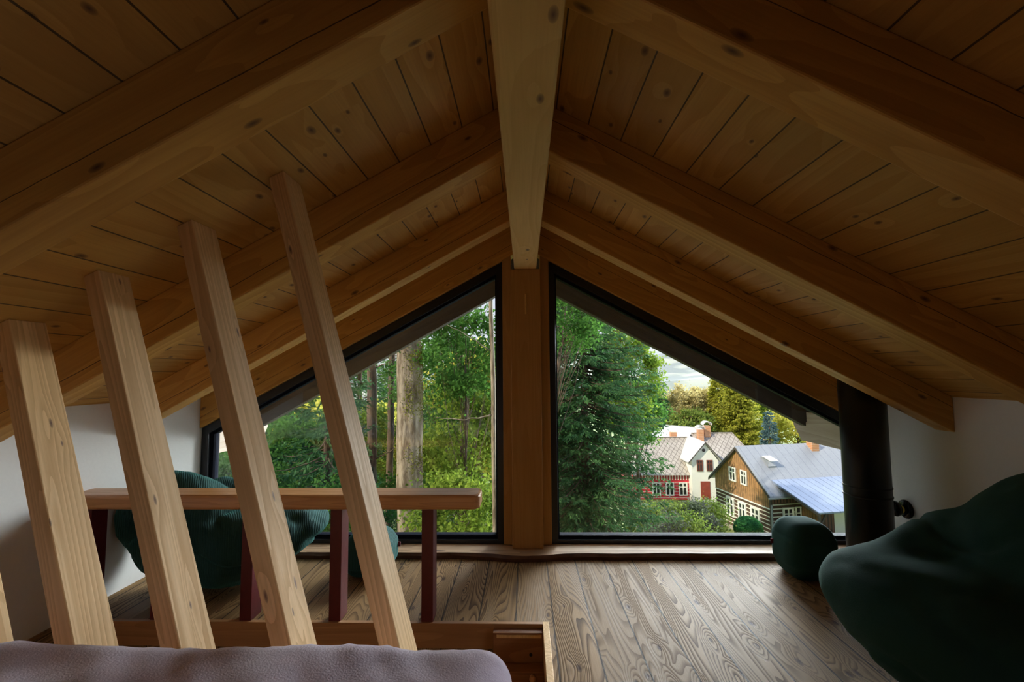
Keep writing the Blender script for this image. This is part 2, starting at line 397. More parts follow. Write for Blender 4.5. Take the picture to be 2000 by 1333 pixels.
# top of the stair seen at the right end of the opening
st = empty('stair_flight', (-.08, 2.42, -.3), 'brown boarded panel with a round wooden peg at the right end of the stair opening', 'stair')
bm = bmesh.new(); box(bm, -.185, .066, 2.405, 2.452, -.40, -.014); obj('board', bm, M_['panel'], st, bevel=.003)
bm = bmesh.new(); box(bm, -.168, .060, 2.398, 2.406, -.036, -.022); obj('batten', bm, M_['slat'], st, bevel=.002)
bm = bmesh.new(); box(bm, -.185, .068, 2.33, 2.404, -.30, -.155); obj('tread', bm, M_['panel'], st, bevel=.004)
bm = bmesh.new(); lathe(bm, [(.001, -.028), (.012, -.026), (.017, -.016), (.013, -.004), (.009, .02)], (.012, 2.325+.0, -.175), 'Y', 20)
obj('peg', bm, M_['rail'], st, smooth=True)
bm = bmesh.new(); lathe(bm, [(.008, -.001), (.008, .01)], (.005, 2.404, -.118), 'Y', 16); obj('bolt_hole', bm, M_['black'], st)

# ------------------------------------------------------------------ leaning posts beside the stair
def leaning(top, bot, label):
    """front right edge given at the roof (top) and where it passes z=bot[2]; section .062 x .135"""
    T = Vector(top); B = Vector(bot); d = (T-B)/(T-B).z
    Bz = B+d*(0.0-B.z); T2 = T+d*.0
    w, dp = .060, .128
    P = []
    for base, isT in ((Bz, 0), (T2, 1)):
        for dx, dy in ((-w, 0), (0, 0), (0, dp), (-w, dp)):
            q = base+Vector((dx, dy, 0))
            if isT: q = q+d*((zroof(q.x)-q.z)/(1+SL*(-d.x)*-1 if False else 1-SL*d.x)) if True else q
            P.append(q)
    bm = bmesh.new(); hexa(bm, P)
    o = obj('leaning_post', bm, M_['slat'], bevel=.004)
    ax = d.normalized(); yv = Vector((0, 1, 0)); xv = yv.cross(ax).normalized(); yv = ax.cross(xv)
    mw = Matrix.Translation(Bz) @ Matrix((xv, yv, ax)).transposed().to_4x4()
    o.data.transform(mw.inverted()); o.matrix_world = mw
    tag(o, label, 'post', 'slanted posts beside the stair')
LP = [((-2.13, 1.535, 1.326), (-1.655, 1.335, .55), 'slanted square timber post at the left edge, only its foot showing'),
      ((-1.815, 1.54, 1.499), (-1.320, 1.335, .55), 'slanted square timber post, shortest full one, in front of white wall'),
      ((-1.502, 1.54, 1.669), (-1.010, 1.335, .55), 'slanted square timber post crossing the left end of the green bean bag'),
      ((-1.179, 1.544, 1.846), (-.687, 1.335, .55), 'slanted square timber post crossing the left window frame'),
      ((-.861, 1.553, 2.02), (-.377, 1.335, .55), 'slanted square timber post, tallest, nearest the middle of the room')]
for a, b, c in LP: leaning(a, b, c)

# ------------------------------------------------------------------ railing
rl = empty('stair_railing', (-1.3, 2.5, 0), 'low railing with a brown wooden top board on dark red posts along the stair opening', 'railing')
bm = bmesh.new()
y0, y1, x0, x1, r = 2.425, 2.600, -WX+.002, -.252, .045
pts = [(x0, y0), (x1-r, y0)]+[(x1-r+r*math.sin(t), y0+r-r*math.cos(t)) for t in np.linspace(.2, math.pi/2, 6)]+[(x1-r+r*math.cos(t), y1-r+r*math.sin(t)) for t in np.linspace(0, math.pi/2, 7)]+[(x0, y1)]
prism(bm, [(p[0], p[1], .585) for p in pts], (0, 0, .076))
obj('top_board', bm, M_['rail'], rl, bevel=.014)
for xr in (-2.36, -1.952, -1.468, -.992, -.503):
    bm = bmesh.new(); box(bm, xr-.062, xr, 2.468, 2.568, 0, .586); obj('baluster', bm, M_['red'], rl, bevel=.003)

# ------------------------------------------------------------------ soft furniture
def fbm(p, f, o=3):
    v = 0; a = 1
    for i in range(o): v += a*noise.noise(p*f); f *= 2.1; a *= .5
    return v
def blob(name, ells, mat, parent, base=0., k=.10, sub=6, wr=.012, wf=5., seed=0, c0=None, creases=(), dents=()):
    """star-shaped smooth union of ellipsoids around c0, flattened at z=base"""
    bm = bmesh.new(); bmesh.ops.create_icosphere(bm, subdivisions=sub, radius=1)
    c0 = np.array(c0 if c0 is not None else ells[0][0]); V = np.array([v.co[:] for v in bm.verts])
    C = np.array([e[0] for e in ells]); A = np.array([e[1] for e in ells])
    def sdf(P):
        ds = []
        for c, a in zip(C, A):
            q = (P-c)/a; ln = np.sqrt((q**2).sum(1)); ds.append((ln-1)*a.min())
        ds = np.array(ds); return -k*np.log(np.exp(-ds/k).sum(0))
    lo = np.zeros(len(V)); hi = np.full(len(V), 3.)
    for it in range(26):
        mid = (lo+hi)/2; s = sdf(c0+V*mid[:, None]); ins = s < 0
        lo = np.where(ins, mid, lo); hi = np.where(ins, hi, mid)
    P = c0+V*lo[:, None]
    for v, p, dr in zip(bm.verts, P, V):
        q = Vector(p); w = wr*fbm(q+Vector((seed, seed, 0)), wf)
        rid = abs(noise.noise(Vector((q.x*2.2+seed, q.y*2.2, q.z*4.5))))       # folds
        w -= wr*1.6*max(0, .16-rid)/.16
        for (cp, cn, cw, cdp) in creases:
            dd = abs((q-Vector(cp)).dot(Vector(cn))); w -= cdp*math.exp(-(dd/cw)**2)
        for (cp, rr, dp) in dents: w -= dp*math.exp(-((q-Vector(cp)).length/rr)**2)
        q = q+Vector(dr)*w
        if q.z < base+.05: q.z = base+max(0.001, (q.z-base)*.5+.025) if q.z > base-.05 else base+.001
        v.co = q
    o = obj(name, bm, mat, parent, smooth=True)
    return o
# right bean bag
b = empty('bean_bag', (1.98, 1.95, 0), 'huge dark green bean bag chair filling the right corner of the room', 'bean bag')
blob('cushion_body', [((1.85, 1.90, .25), (.52, .50, .26)), ((2.12, 1.86, .50), (.35, .38, .39)), ((1.62, 2.06, .34), (.29, .34, .16)), ((1.98, 2.20, .46), (.36, .18, .18))], M_['green2'], b, k=.04, wr=.014, wf=3.0, seed=5, c0=(1.92, 1.93, .32), dents=[((1.68, 2.13, .50), .17, .09)])
# left bean bag
b = empty('bean_bag', (-1.93, 2.92, 0), 'dark green corduroy bean bag chair behind the railing by the left window', 'bean bag')
blob('cushion_body', [((-1.93, 2.90, .25), (.46, .30, .26)), ((-2.17, 2.80, .45), (.31, .19, .25)), ((-2.06, 3.0, .49), (.34, .14, .13)), ((-1.56, 2.95, .36), (.26, .27, .15))], M_['green'], b, k=.04, wr=.020, wf=4.5, seed=8, c0=(-1.93, 2.93, .33), dents=[((-1.75, 2.85, .55), .14, .05)])
def rounded(name, c, size, r, mat, parent, wr=.004, sub=28, seed=0, wf=4, flat=True, puff=.0):
    bm = bmesh.new(); bmesh.ops.create_cube(bm, size=1)
    bmesh.ops.subdivide_edges(bm, edges=bm.edges[:], cuts=sub, use_grid_fill=True)
    h = Vector(size)/2
    for v in bm.verts:
        p = Vector((v.co.x*size[0], v.co.y*size[1], v.co.z*size[2]))
        q = Vector([max(-h[i]+r, min(h[i]-r, p[i])) for i in range(3)])
        d = p-q
        p2 = q+d.normalized()*r if d.length > 1e-6 else p
        nrm = d.normalized() if d.length > 1e-6 else p.normalized()
        u = [p2[i]/h[i] for i in range(3)]
        pf = puff*(1-u[0]**2)*(1-u[1]**2) if abs(u[2]) > .5 else puff*.5*(1-u[2]**2)
        wv = Vector(c)+p2
        p2 = p2+nrm*(wr*fbm(wv+Vector((seed, 0, 0)), wf)+pf)
        if p2.z < -h.z: p2.z = -h.z
        v.co = p2+Vector(c)
    return obj(name, bm, mat, parent, smooth=True)
def stool(x, y, w, h, label, tx):
    b = empty('pouf', (x, y, 0), label, 'pouf', 'green poufs in front of the windows')
    rounded('cushion_body', (x, y, h/2+.001), (w, .31, h), .10, M_['green2'] if x > 0 else M_['green'], b, puff=.018, seed=x)
    bm = bmesh.new(); box(bm, tx-.014, tx+.014, y+.06, y+.066, h*.52, h*.52+.03); obj('tag', bm, M_['redtag'], b)
stool(1.765, 3.07, .30, .325, 'small dark green rounded cube pouf in front of the right window', 1.765-.160)
stool(-1.04, 3.09, .31, .26, 'small dark green rounded cube pouf under the left window behind the railing', -1.04+.166)
# bed
bd = empty('mattress', (-.9, .6, .5), 'low mattress with a creased mauve grey fitted sheet in the foreground', 'mattress')
bm = bmesh.new(); bmesh.ops.create_cube(bm, size=1)
bmesh.ops.subdivide_edges(bm, edges=bm.edges[:], cuts=110, use_grid_fill=True)
size = Vector((2.35, 1.55, .24)); hh = size/2; cc = Vector((-.047-1.175, 1.086-.775, .70-.12)); r = .075
for v in bm.verts:
    p = Vector((v.co.x*size.x, v.co.y*size.y, v.co.z*size.z))
    q = Vector([max(-hh[i]+r, min(hh[i]-r, p[i])) for i in range(3)]); d = p-q
    p2 = q+d.normalized()*r if d.length > 1e-6 else p
    wv = cc+p2
    # gentle sag and pulled creases running diagonally from the far edge
    zz = .010*fbm(Vector((wv.x*3.2, wv.y*3.2, 1)), 1.0)+.007*noise.noise(Vector((wv.x*13+wv.y*9, wv.y*2.2-wv.x*.6, 4)))
    zz += .005*abs(noise.noise(Vector((wv.x*24+wv.y*16, wv.y*2-wv.x, 9))))
    nrm = d.normalized() if d.length > 1e-6 else Vector((0, 0, 1))
    v.co = cc+p2+nrm*zz
obj('sheet', bm, M_['sheet'], bd, smooth=True)
bb = bmesh.new(); box(bb, -2.38, -.08, -.45, 1.05, .0, .457)
tag(obj('bed_base', bb, M_['trim'], bevel=.01), 'low wooden bed base under the mauve mattress', 'bed base')

# ------------------------------------------------------------------ flue pipe and wall knob
PX, PY = 2.137, 3.0
pp = empty('flue_pipe', (PX, PY, 0), 'matt black stove flue pipe rising to the roof beside the right window', 'flue pipe')
bm = bmesh.new(); lathe(bm, [(.125, 0), (.125, zroof(PX-.125)-.002+.0)], (PX, PY, 0), 'Z', 64)
for v in bm.verts:
    if v.co.z > .5: v.co.z = zroof(v.co.x)-.002
obj('flue_tube', bm, M_['pipe'], pp, smooth=False)
pp.children[0].data.polygons.foreach_set('use_smooth', [len(p.vertices) < 5 for p in pp.children[0].data.polygons])
for zz in (at(1655, 957, 2.9)[2], at(1657, 975, 2.9)[2]):
    bm = bmesh.new(); lathe(bm, [(.1252, -.006), (.129, -.004), (.129, .004), (.1252, .006)], (PX, PY, zz), 'Z', 64); obj('joint_ring', bm, M_['pipe'], pp, smooth=True)
bm = bmesh.new(); zc = at(1733, 962, 3)[2]; lathe(bm, [(.008, -.01), (.008, .01)], (PX+.131, PY, zc), 'X', 12); obj('clamp_bolt', bm, M_['pipe'], pp)
kn = empty('wall_knob', (WX, 3.135, .386), 'round black and brass knob on the white wall beside the flue pipe', 'wall knob')
bm = bmesh.new(); lathe(bm, [(.060, 0), (.060, -.008), (.050, -.018), (.030, -.022)], (WX-.001, 3.135, .386), 'X', 40); obj('base_plate', bm, M_['black'], kn, smooth=True)
bm = bmesh.new(); lathe(bm, [(.026, -.02), (.024, -.034), (.018, -.045), (.018, -.06)], (WX, 3.135, .386), 'X', 32); obj('collar', bm, M_['brass'], kn, smooth=True)
bm = bmesh.new(); lathe(bm, [(.020, -.055), (.046, -.060), (.050, -.072), (.044, -.088), (.020, -.096), (.004, -.098)], (WX, 3.135, .390), 'X', 40); obj('handle', bm, M_['black'], kn, smooth=True)

# ------------------------------------------------------------------ roof overhang seen through the glass
for sg, side in ((-1, 'left'), (1, 'right')):
    sloped_beam('barge_rafter', sg, 4.16, 4.26, .0, WX+.72, 0, .335, M_['dark_wood'], f'dark weathered verge board outside above the {side} window', 'verge board')
    x0 = 2.47
    zt = zroof(x0)-.21; zb = 1.295-.252*x0
    bm = bmesh.new()
    prof = [(3.60, zb), (4.24, zb), (4.35, zb+.13), (4.35, zb+.17), (4.15, zb+.17), (4.15, zt), (3.60, zt)]
    prism(bm, [(sg*x0, y, z) for y, z in prof], (sg*.16, 0, 0))
    tag(obj('purlin', bm, M_['grey_wood'], bevel=.004), f'weathered projecting eaves beam end outside the {side} window', 'beam')
# ================================================================== outdoors
CAMZ = 1.295
GK = [(0, -5.0), (8, -5.1), (14, -5.8), (20, -7.6), (28, -10.2), (33, -11.9), (38, -12.1), (48, -13.1), (60, -13.2), (90, -13.4), (160, -16), (260, -17)]
def ground(x, y):
    v = float(np.interp(y, [k[0] for k in GK], [k[1] for k in GK]))+CAMZ
    if x < 0: v += min(1.2, -x*.06)*min(1, max(0, (y-6)/10))*1.5
    return v
def leafmat(name, c1, c2, tr=.35, sc=1.6, rough=.8):
    s = NT(name); p = s.obj(); nz = s.noise(p, sc, 3); n2 = s.noise(p, 23, 1)
    c = s.mix(s.ramp(nz, .35, .65), c1, c2)
    c = s.mix(s.math('MULTIPLY', n2, .5), c, tuple(v*.6 for v in c1[:3])+(1,))
    d = s.n('BsdfPrincipled', {'Base Color': c, 'Roughness': rough, 'Specular IOR Level': .12}); t = s.n('BsdfTranslucent', {'Color': c})
    mx = s.n('MixShader', {0: tr}); s.t.links.new(d.outputs[0], mx.inputs[1]); s.t.links.new(t.outputs[0], mx.inputs[2]); s.t.links.new(mx.outputs[0], s.out.inputs[0])
    return s.m
def barkmat(name, c1, c2, sc=(9, 9, 2.2), lo=.42, hi=.58):
    s = NT(name); v = s.vmul(s.obj(), sc); nz = s.noise(v, 1., 5, .65); c = s.mix(s.ramp(nz, lo, hi), c1, c2)
    b = s.bsdf(c, .9); s.set(b, 'Normal', s.bump(nz, .8, .03)); return s.m
L_ = dict(
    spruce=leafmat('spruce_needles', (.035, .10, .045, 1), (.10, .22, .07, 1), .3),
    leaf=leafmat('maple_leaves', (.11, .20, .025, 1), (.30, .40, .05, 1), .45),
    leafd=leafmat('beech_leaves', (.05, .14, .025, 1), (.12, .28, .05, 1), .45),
    yellow=leafmat('sun_tinted_leaves', (.45, .46, .06, 1), (.80, .70, .16, 1), .5),  # stands for sunlit clumps in the wood, sunlight put into the leaf colour
    thuja=leafmat('golden_spruce', (.24, .27, .03, 1), (.58, .56, .08, 1), .3),
    birch=leafmat('birch_leaves', (.42, .36, .14, 1), (.66, .56, .26, 1), .4),
    blue=leafmat('blue_spruce', (.06, .12, .13, 1), (.14, .23, .24, 1), .2),
    hedge=leafmat('hedge_leaves', (.12, .20, .035, 1), (.30, .36, .07, 1), .35),
    purple=leafmat('purple_shrub', (.11, .10, .11, 1), (.16, .22, .08, 1), .35),
    bush=leafmat('box_leaves', (.02, .11, .03, 1), (.06, .22, .05, 1), .2),
)
B_ = dict(beech=barkmat('beech_bark', (.13, .095, .06, 1), (.34, .28, .20, 1)), dark=barkmat('dark_bark', (.06, .04, .028, 1), (.15, .10, .07, 1)),
          birch=barkmat('birch_bark', (.12, .10, .09, 1), (.66, .62, .58, 1), (3, 3, 9), .3, .42), moss=leafmat('moss', (.18, .2, .02, 1), (.32, .34, .05, 1), .1, 9))

def grass_mat():
    s = NT('meadow'); p = s.obj(); a = s.noise(p, .25, 3); b_ = s.noise(p, 6, 3)
    c = s.mix(a, (.10, .17, .03, 1), (.26, .30, .07, 1)); c = s.mix(s.math('MULTIPLY', b_, .5), c, (.07, .10, .03, 1))
    bs = s.bsdf(c, .95); s.set(bs, 'Normal', s.bump(b_, .6, .05)); return s.m
bm = bmesh.new(); xs = np.linspace(-90, 200, 70); ys = list(np.linspace(3.8, 60, 60))+list(np.linspace(64, 260, 30))
G = [[bm.verts.new((x, y, ground(x, y)+.12*noise.noise(Vector((x*.3, y*.3, 0))))) for x in xs] for y in ys]
for i in range(len(ys)-1):
    for j in range(len(xs)-1): bm.faces.new((G[i][j], G[i][j+1], G[i+1][j+1], G[i+1][j]))
tag(obj('lawn', bm, grass_mat(), smooth=True), 'grassy hillside falling away from the house towards the village', 'lawn', kind='structure')
# far hill
def hill_mat():
    s = NT('wooded_hill'); p = s.obj(); a = s.noise(p, .012, 4, .6)
    c = s.mix(s.ramp(a, .5, .56), (.05, .07, .06, 1), (.22, .23, .16, 1)); s.bsdf(c, 1.); return s.m
def hill(y0, y1, crest, seed, name, label):
    bm = bmesh.new(); xs = np.linspace(-500, 1500, 130); G = []
    for k in range(24):
        t = k/23; y = y0+(y1-y0)*t; row = []
        for x in xs:
            h = crest(x)*math.sin(t*math.pi/2)**.9+14*noise.noise(Vector((x*.004+seed, y*.004, 0)))+7*noise.noise(Vector((x*.012+seed, y*.012, 0)))
            row.append(bm.verts.new((x, y, -14+h*(1 if t > .02 else 0))))
        G.append(row)
    for i in range(23):
        for j in range(len(xs)-1): bm.faces.new((G[i][j], G[i][j+1], G[i+1][j+1], G[i+1][j]))
    tag(obj(name, bm, hill_mat(), smooth=True), label, 'hill', kind='structure')
hill(260, 1100, lambda x: 46+16*math.exp(-((x-330)/140)**2)-.02*max(0, x-400), 2., 'far_hill', 'hazy wooded hill on the horizon above the village')
# valley haze: a real thin scattering volume between the village and the hill
s = NT('valley_haze'); vs = s.n('VolumeScatter', {'Color': (.9, .91, .97, 1), 'Density': .00022, 'Anisotropy': 0.}); s.t.links.new(vs.outputs[0], s.out.inputs[1])
bm = bmesh.new(); box(bm, -150, 900, 118, 1000, -18, 75)
tag(obj('valley_haze', bm, s.m), 'thin morning haze in the valley in front of the hill', 'haze', kind='stuff')

def quads(name, P, D, N, w, mat, parent):
    """diamond blades: start P, vector D, side N*w"""
    P = np.asarray(P); D = np.asarray(D); N = np.asarray(N); n = len(P); w = np.broadcast_to(np.asarray(w), (n,))[:, None]
    V = np.empty((n, 4, 3)); V[:, 0] = P; V[:, 1] = P+D*.45+N*w; V[:, 2] = P+D; V[:, 3] = P+D*.45-N*w
    me = bpy.data.meshes.new(name); me.vertices.add(n*4); me.vertices.foreach_set('co', V.reshape(-1).astype(np.float32))
    me.loops.add(n*4); me.loops.foreach_set('vertex_index', np.arange(n*4, dtype=np.int32))
    me.polygons.add(n); me.polygons.foreach_set('loop_start', np.arange(0, n*4, 4, dtype=np.int32)); me.update(calc_edges=True); me.validate()
    o = link(name, me, mat); 
    return local(o, parent)
def unit(a): return a/np.maximum(1e-9, np.linalg.norm(a, axis=-1, keepdims=True))
def rdir(rg, n): return unit(rg.normal(size=(n, 3)))
def conifer(x, y, H, Rb, label, mat='spruce', t0=.04, seed=0, step=.28, nb=8, tl=.34, wd=.022, bark='dark', tr=.14, shape=.85, ztop=1., sparse=1., name='spruce_tree', group=None, dz=0):
    rg = np.random.default_rng(seed); g = ground(x, y)+dz
    root = empty(name, (x, y, g), label, 'tree', group)
    PS, DS, NS, WS = [], [], [], []; bm = bmesh.new()
    tube(bm, [(x, y, g-.3), (x+.02, y, g+H*.5), (x, y, g+H)], [tr*1.15, tr*.65, .02], 10, seed, .15)
    z = H*t0
    while z < H*.985*ztop:
        t = z/H; L0 = Rb*(1-t)**shape*(.75+.25*min(1, t/.12)); n = max(4, int(nb*(.6+.4*(1-t))))
        for k in range(n):
            a = rg.uniform(0, 2*math.pi); L = L0*rg.uniform(.72, 1.12)+.12
            ca, sa = math.cos(a), math.sin(a); zz = g+z+rg.uniform(-.5, .5)*step
            dr = rg.uniform(.25, .5)*(1.1-t)
            def pos(s): return np.stack([x+ca*L*s, y+sa*L*s, zz-dr*L*s+.22*L*s**3], -1)
            if L > .9 and rg.random() < .6: tube(bm, [tuple(pos(np.array(q))) for q in (0, .35, .7, .95)], [.022*L**.5, .016, .010, .004], 4)
            m = max(3, int(L/.085*sparse)); s_ = rg.uniform(.12, 1, m); p = pos(s_)
            out = np.array([ca, sa, -dr*.6]); side = np.array([-sa, ca, 0.])
            sg = rg.choice([-1, 1], m)[:, None]
            ln = tl*(1.15-.75*s_)*rg.uniform(.6, 1.2, m)
            d = unit(out*.75+side*sg*rg.uniform(.5, 1.1, (m, 1))+np.array([0, 0, -1.])*rg.uniform(.1, .7, (m, 1)))
            # each twig: a fan of blades
            for q in range(4):
                f = q/4.; st = p+d*(ln*f)[:, None]; dd = unit(d+rg.normal(size=(m, 3))*.35)*(ln*.55)[:, None]
                PS.append(st); DS.append(dd); NS.append(unit(np.cross(dd, rdir(rg, m)))); WS.append(np.full(m, wd)*rg.uniform(.7, 1.3, m))
        z += step*(.55+.45*(1-t))
    obj('trunk', bm, B_[bark], root, smooth=True)
    quads('needles', np.concatenate(PS), np.concatenate(DS), np.concatenate(NS), np.concatenate(WS), L_[mat], root)
    return root
def leafy(x, y, zc, rx, rz, n, label, mat='leaf', seed=0, size=.09, trunk=None, ncl=40, bark='dark', name='broadleaf_tree', cl=.35, ry=None, cat='tree', group=None, lean=0, shell=.5, rough=.15, dz=0):
    rg = np.random.default_rng(seed); g = ground(x, y)+dz; ry = ry or rx
    root = empty(name, (x, y, g), label, cat, group)
    c = unit(rg.normal(size=(ncl, 3)))*rg.uniform(shell, 1, (ncl, 1))**.6*np.array([rx, ry, rz])+np.array([x+lean, y, zc])
    c[:, 2] = np.maximum(c[:, 2], g+.15)
    idx = rg.integers(0, ncl, n); P = c[idx]+rg.normal(size=(n, 3))*np.array([1, 1, .62])*cl*rg.uniform(.6, 1.2, (n, 1))
    P[:, 2] = np.maximum(P[:, 2], g+.02)
    up_ = unit(rdir(rg, n)+np.array([0, 0, .5])); d = unit(np.cross(up_, rdir(rg, n)))*size*rg.uniform(.6, 1.25, (n, 1))
    N = unit(np.cross(up_, d)); quads('foliage', P, d, N, size*.36, L_[mat], root)
    bm = bmesh.new(); tr = trunk or .05
    tube(bm, [(x, y, g-.3), (x+lean*.4, y, (g+zc)/2), (x+lean, y, zc+rz*.6)], [tr*1.1, tr*.8, tr*.3], 10, seed, rough)
    for k in range(min(ncl, 26)):
        q = c[k]; t = rg.uniform(.35, .9); s0 = (x+lean*t, y, g+(zc+rz*.3-g)*t) ; mid = ((s0[0]+q[0])/2+rg.normal()*.08, (s0[1]+q[1])/2, (s0[2]+q[2])/2+.12)
        tube(bm, [s0, mid, tuple(q)], [tr*.28, tr*.18, tr*.05], 5)
    obj('trunk', bm, B_[bark], root, smooth=True); return root
REFX = [1300]
def X_(px, Y): return float(at(px, 880, Y)[0])
def Z_(py, Y): return float(at(REFX[0], py, Y)[2])

# ---- right window
conifer(X_(1142, 16), 16, 17, 3.1, 'large dark spruce filling the left half of the right window', seed=1, step=.19, nb=13, tl=.42, wd=.026, tr=.15, ztop=.72, shape=.7)
conifer(X_(1078, 19), 19, 17, 2.2, 'second dark spruce just behind the large spruce at the window post', seed=21, step=.26, nb=9, tl=.4, ztop=.8)
leafy(X_(1228, 24), 24, Z_(745, 24), 1.75, 3.0, 15000, 'bright green broadleaf tree rising behind the large spruce', 'leaf', 2, .15, .12, 60, cl=.30)
leafy(X_(1030, 12), 12, Z_(620, 12), 1.1, .9, 5000, 'leafy branch crown hanging above the large spruce', 'leafd', 33, .09, .05, 34, cl=.22, lean=1.1)
leafy(X_(1245, 34), 34, Z_(805, 34), 1.8, 2.4, 9000, 'mid green tree between the spruce and the red house', 'leafd', 3, .2, .15, 40, cl=.4)
# hedge of mixed shrubs
for i, (px, py, Y, r, m) in enumerate(((1262, 1010, 24, 1.0, 'hedge'), (1290, 1008, 26, 1.0, 'purple'), (1322, 1006, 26.5, .95, 'hedge'), (1352, 1006, 27, .95, 'purple'), (1382, 1003, 28, .9, 'hedge'), (1300, 1035, 22, .9, 'purple'), (1345, 1035, 22.5, .85, 'hedge'))):
    z = Z_(py, Y); h = max(.9, (z-ground(X_(px, Y), Y)))
    leafy(X_(px, Y), Y, z-.45, r, 1.05, 4200, ('leafy green ' if m == 'hedge' else 'purplish grey leaved ')+['garden shrub at the left end of the back hedge row', 'garden shrub second from the left in the back hedge row', 'garden shrub in the middle of the back hedge row', 'garden shrub fourth in the back hedge row below the white wall', 'garden shrub at the right end of the hedge by the log house', 'garden shrub low in front of the red log wall', 'garden shrub low in front of the red door'][i], m, 40+i, .13, .03, 30, cl=.3, name='hedge_shrub', cat='shrub', group='garden hedge shrubs')
b = empty('round_bush', (X_(1455, 27), 27, ground(12.8, 27)), 'clipped round green bush in front of the log wall', 'bush')
rg = np.random.default_rng(5); n = 9000; P = unit(rg.normal(size=(n, 3)))*np.array([.72, .72, .62])*rg.uniform(.9, 1.03, (n, 1))+np.array([X_(1455, 27), 27, Z_(1033, 27)])
d = rdir(rg, n)*.10; quads('foliage', P, d, unit(np.cross(d, rdir(rg, n))), .035, L_['bush'], b)
bm = bmesh.new(); tube(bm, [(X_(1455, 27), 27, ground(12.8, 27)-.2), (X_(1455, 27), 27, Z_(1045, 27))], [.06, .05], 8); obj('trunk', bm, B_['dark'], b)
# trees behind the village
conifer(X_(1296, 66), 66, 12.0, 1.7, 'narrow dark spruce behind the white roof', 'spruce', seed=6, step=.5, nb=7, tl=.9, wd=.09, tr=.12)
conifer(X_(1446, 62), 62, 13.2, 4.6, 'broad yellow green spruce behind the slate roofs', 'thuja', seed=7, step=.34, nb=13, tl=.8, wd=.08, tr=.2, shape=.6)
conifer(X_(1407, 67), 67, 14.6, 2.9, 'tall yellow green spruce left of the broad one', 'thuja', seed=8, step=.4, nb=10, tl=.8, wd=.08, tr=.2, shape=.7)
conifer(X_(1505, 52), 52, 8.9, 1.9, 'bluish spruce above the grey metal roof', 'blue', seed=9, step=.34, nb=9, tl=.6, wd=.06, tr=.12)
leafy(X_(1335, 68), 68, Z_(800, 68), 2.3, 3.4, 9000, 'pale autumn birch behind the white roof, left one', 'birch', 10, .3, .16, 46, 'birch', cl=.55, name='birch_tree', group='birches')
leafy(X_(1368, 70), 70, Z_(800, 70), 2.2, 3.6, 9000, 'pale autumn birch beside the yellow green spruce, right one', 'birch', 11, .3, .16, 46, 'birch', cl=.55, name='birch_tree', group='birches')
leafy(X_(1352, 62), 62, Z_(825, 62), 2.6, 1.5, 6000, 'low olive green shrub tree behind the chimneys', 'hedge', 12, .28, .1, 30, cl=.5)
for i, (px, Y, py, rx, rz, mt, lb) in enumerate(((1500, 75, 808, 3.0, 3.2, 'leaf', 'green tree behind the bluish spruce'), (1560, 68, 842, 3.6, 3.2, 'yellow', 'yellowing tree behind the metal roof ridge'), (1630, 70, 850, 4, 3, 'leaf', 'green tree behind the right end of the metal roof'),
        (1275, 80, 815, 3.5, 3.5, 'hedge', 'dull green tree left of the white roof'), (1240, 70, 800, 4, 4, 'leafd', 'dark green tree beyond the bright broadleaf tree'), (1400, 95, 800, 5, 3.5, 'hedge', 'far olive tree behind the tall yellow green spruce'), (1470, 95, 805, 6, 4, 'birch', 'far pale tree behind the broad yellow spruce'), (1330, 95, 800, 5, 3, 'birch', 'far pale tree behind the birches'))):
    leafy(X_(px, Y), Y, Z_(py, Y), rx, rz, 6000, lb, mt, 60+i, .38, .2, 40, cl=.7, group='trees beyond the village')

# ---- left window
REFX[0] = 780
def trunk_tree(px, Y, px_top, wpx, label, bark, nm, moss=False, br=()):
    x = X_(px, Y); w = wpx/F*Y/2; g = ground(x, Y); xt = X_(px_top, Y)
    root = empty(nm, (x, Y, g), label, 'tree')
    bm = bmesh.new(); zs = np.linspace(g-.4, 9., 40)
    pts = [(x+(xt-x)*(z-Z_(1050, Y))/(Z_(600, Y)-Z_(1050, Y))+.03*noise.noise(Vector((z*.6, px, 0))), Y, z) for z in zs]
    tube(bm, pts, [w*(1.12-.25*(z-g)/(9-g)) for z in zs], 20, px, .18)
    for (px0, py0, px1, py1, r0, sag) in br:
        a = Vector((X_(px0, Y), Y, Z_(py0, Y))); c = Vector((X_(px1, Y), Y-.3, Z_(py1, Y))); pp_ = [a.lerp(c, t)+Vector((0, 0, -sag*math.sin(math.pi*t)+.03*noise.noise(Vector((t*7, px, 1))))) for t in np.linspace(0, 1, 9)]
        tube(bm, pp_, [r0*(1-.7*t) for t in np.linspace(0, 1, 9)], 7)
    obj('trunk', bm, B_[bark], root, smooth=True)
    return root, pts, w
root, pts, w = trunk_tree(803, 9, 795, 46, 'thick pale grey beech trunk with moss, seen through the left window', 'beech', 'beech_tree', br=((800, 640, 700, 560, .03, 0), (815, 600, 900, 470, .03, 0)))
rg = np.random.default_rng(3); n = 2600
cz = rg.choice([Z_(790, 9), Z_(760, 9), Z_(905, 9), Z_(700, 9), Z_(1000, 9)], n)+rg.normal(size=n)*.16; aa = rg.normal(size=n)*.7-.5
P = np.stack([X_(800, 9)+np.cos(aa)*w*1.02, 9+np.sin(aa)*w*1.02, cz], -1); d = rdir(rg, n)*.035; quads('moss', P, d, unit(np.cross(d, rdir(rg, n))), .012, B_['moss'], root)
trunk_tree(729, 13, 722, 17, 'slim dark trunk left of the thick beech trunk', 'dark', 'woodland_tree', br=((729, 760, 650, 735, .02, -.1), (729, 720, 780, 700, .02, 0), (729, 900, 800, 860, .02, 0)))
trunk_tree(965, 7, 962, 8, 'thin pale trunk against the right edge of the left window', 'beech', 'woodland_tree', br=((962, 812, 858, 812, .012, .05), (962, 690, 880, 640, .01, -.02)))
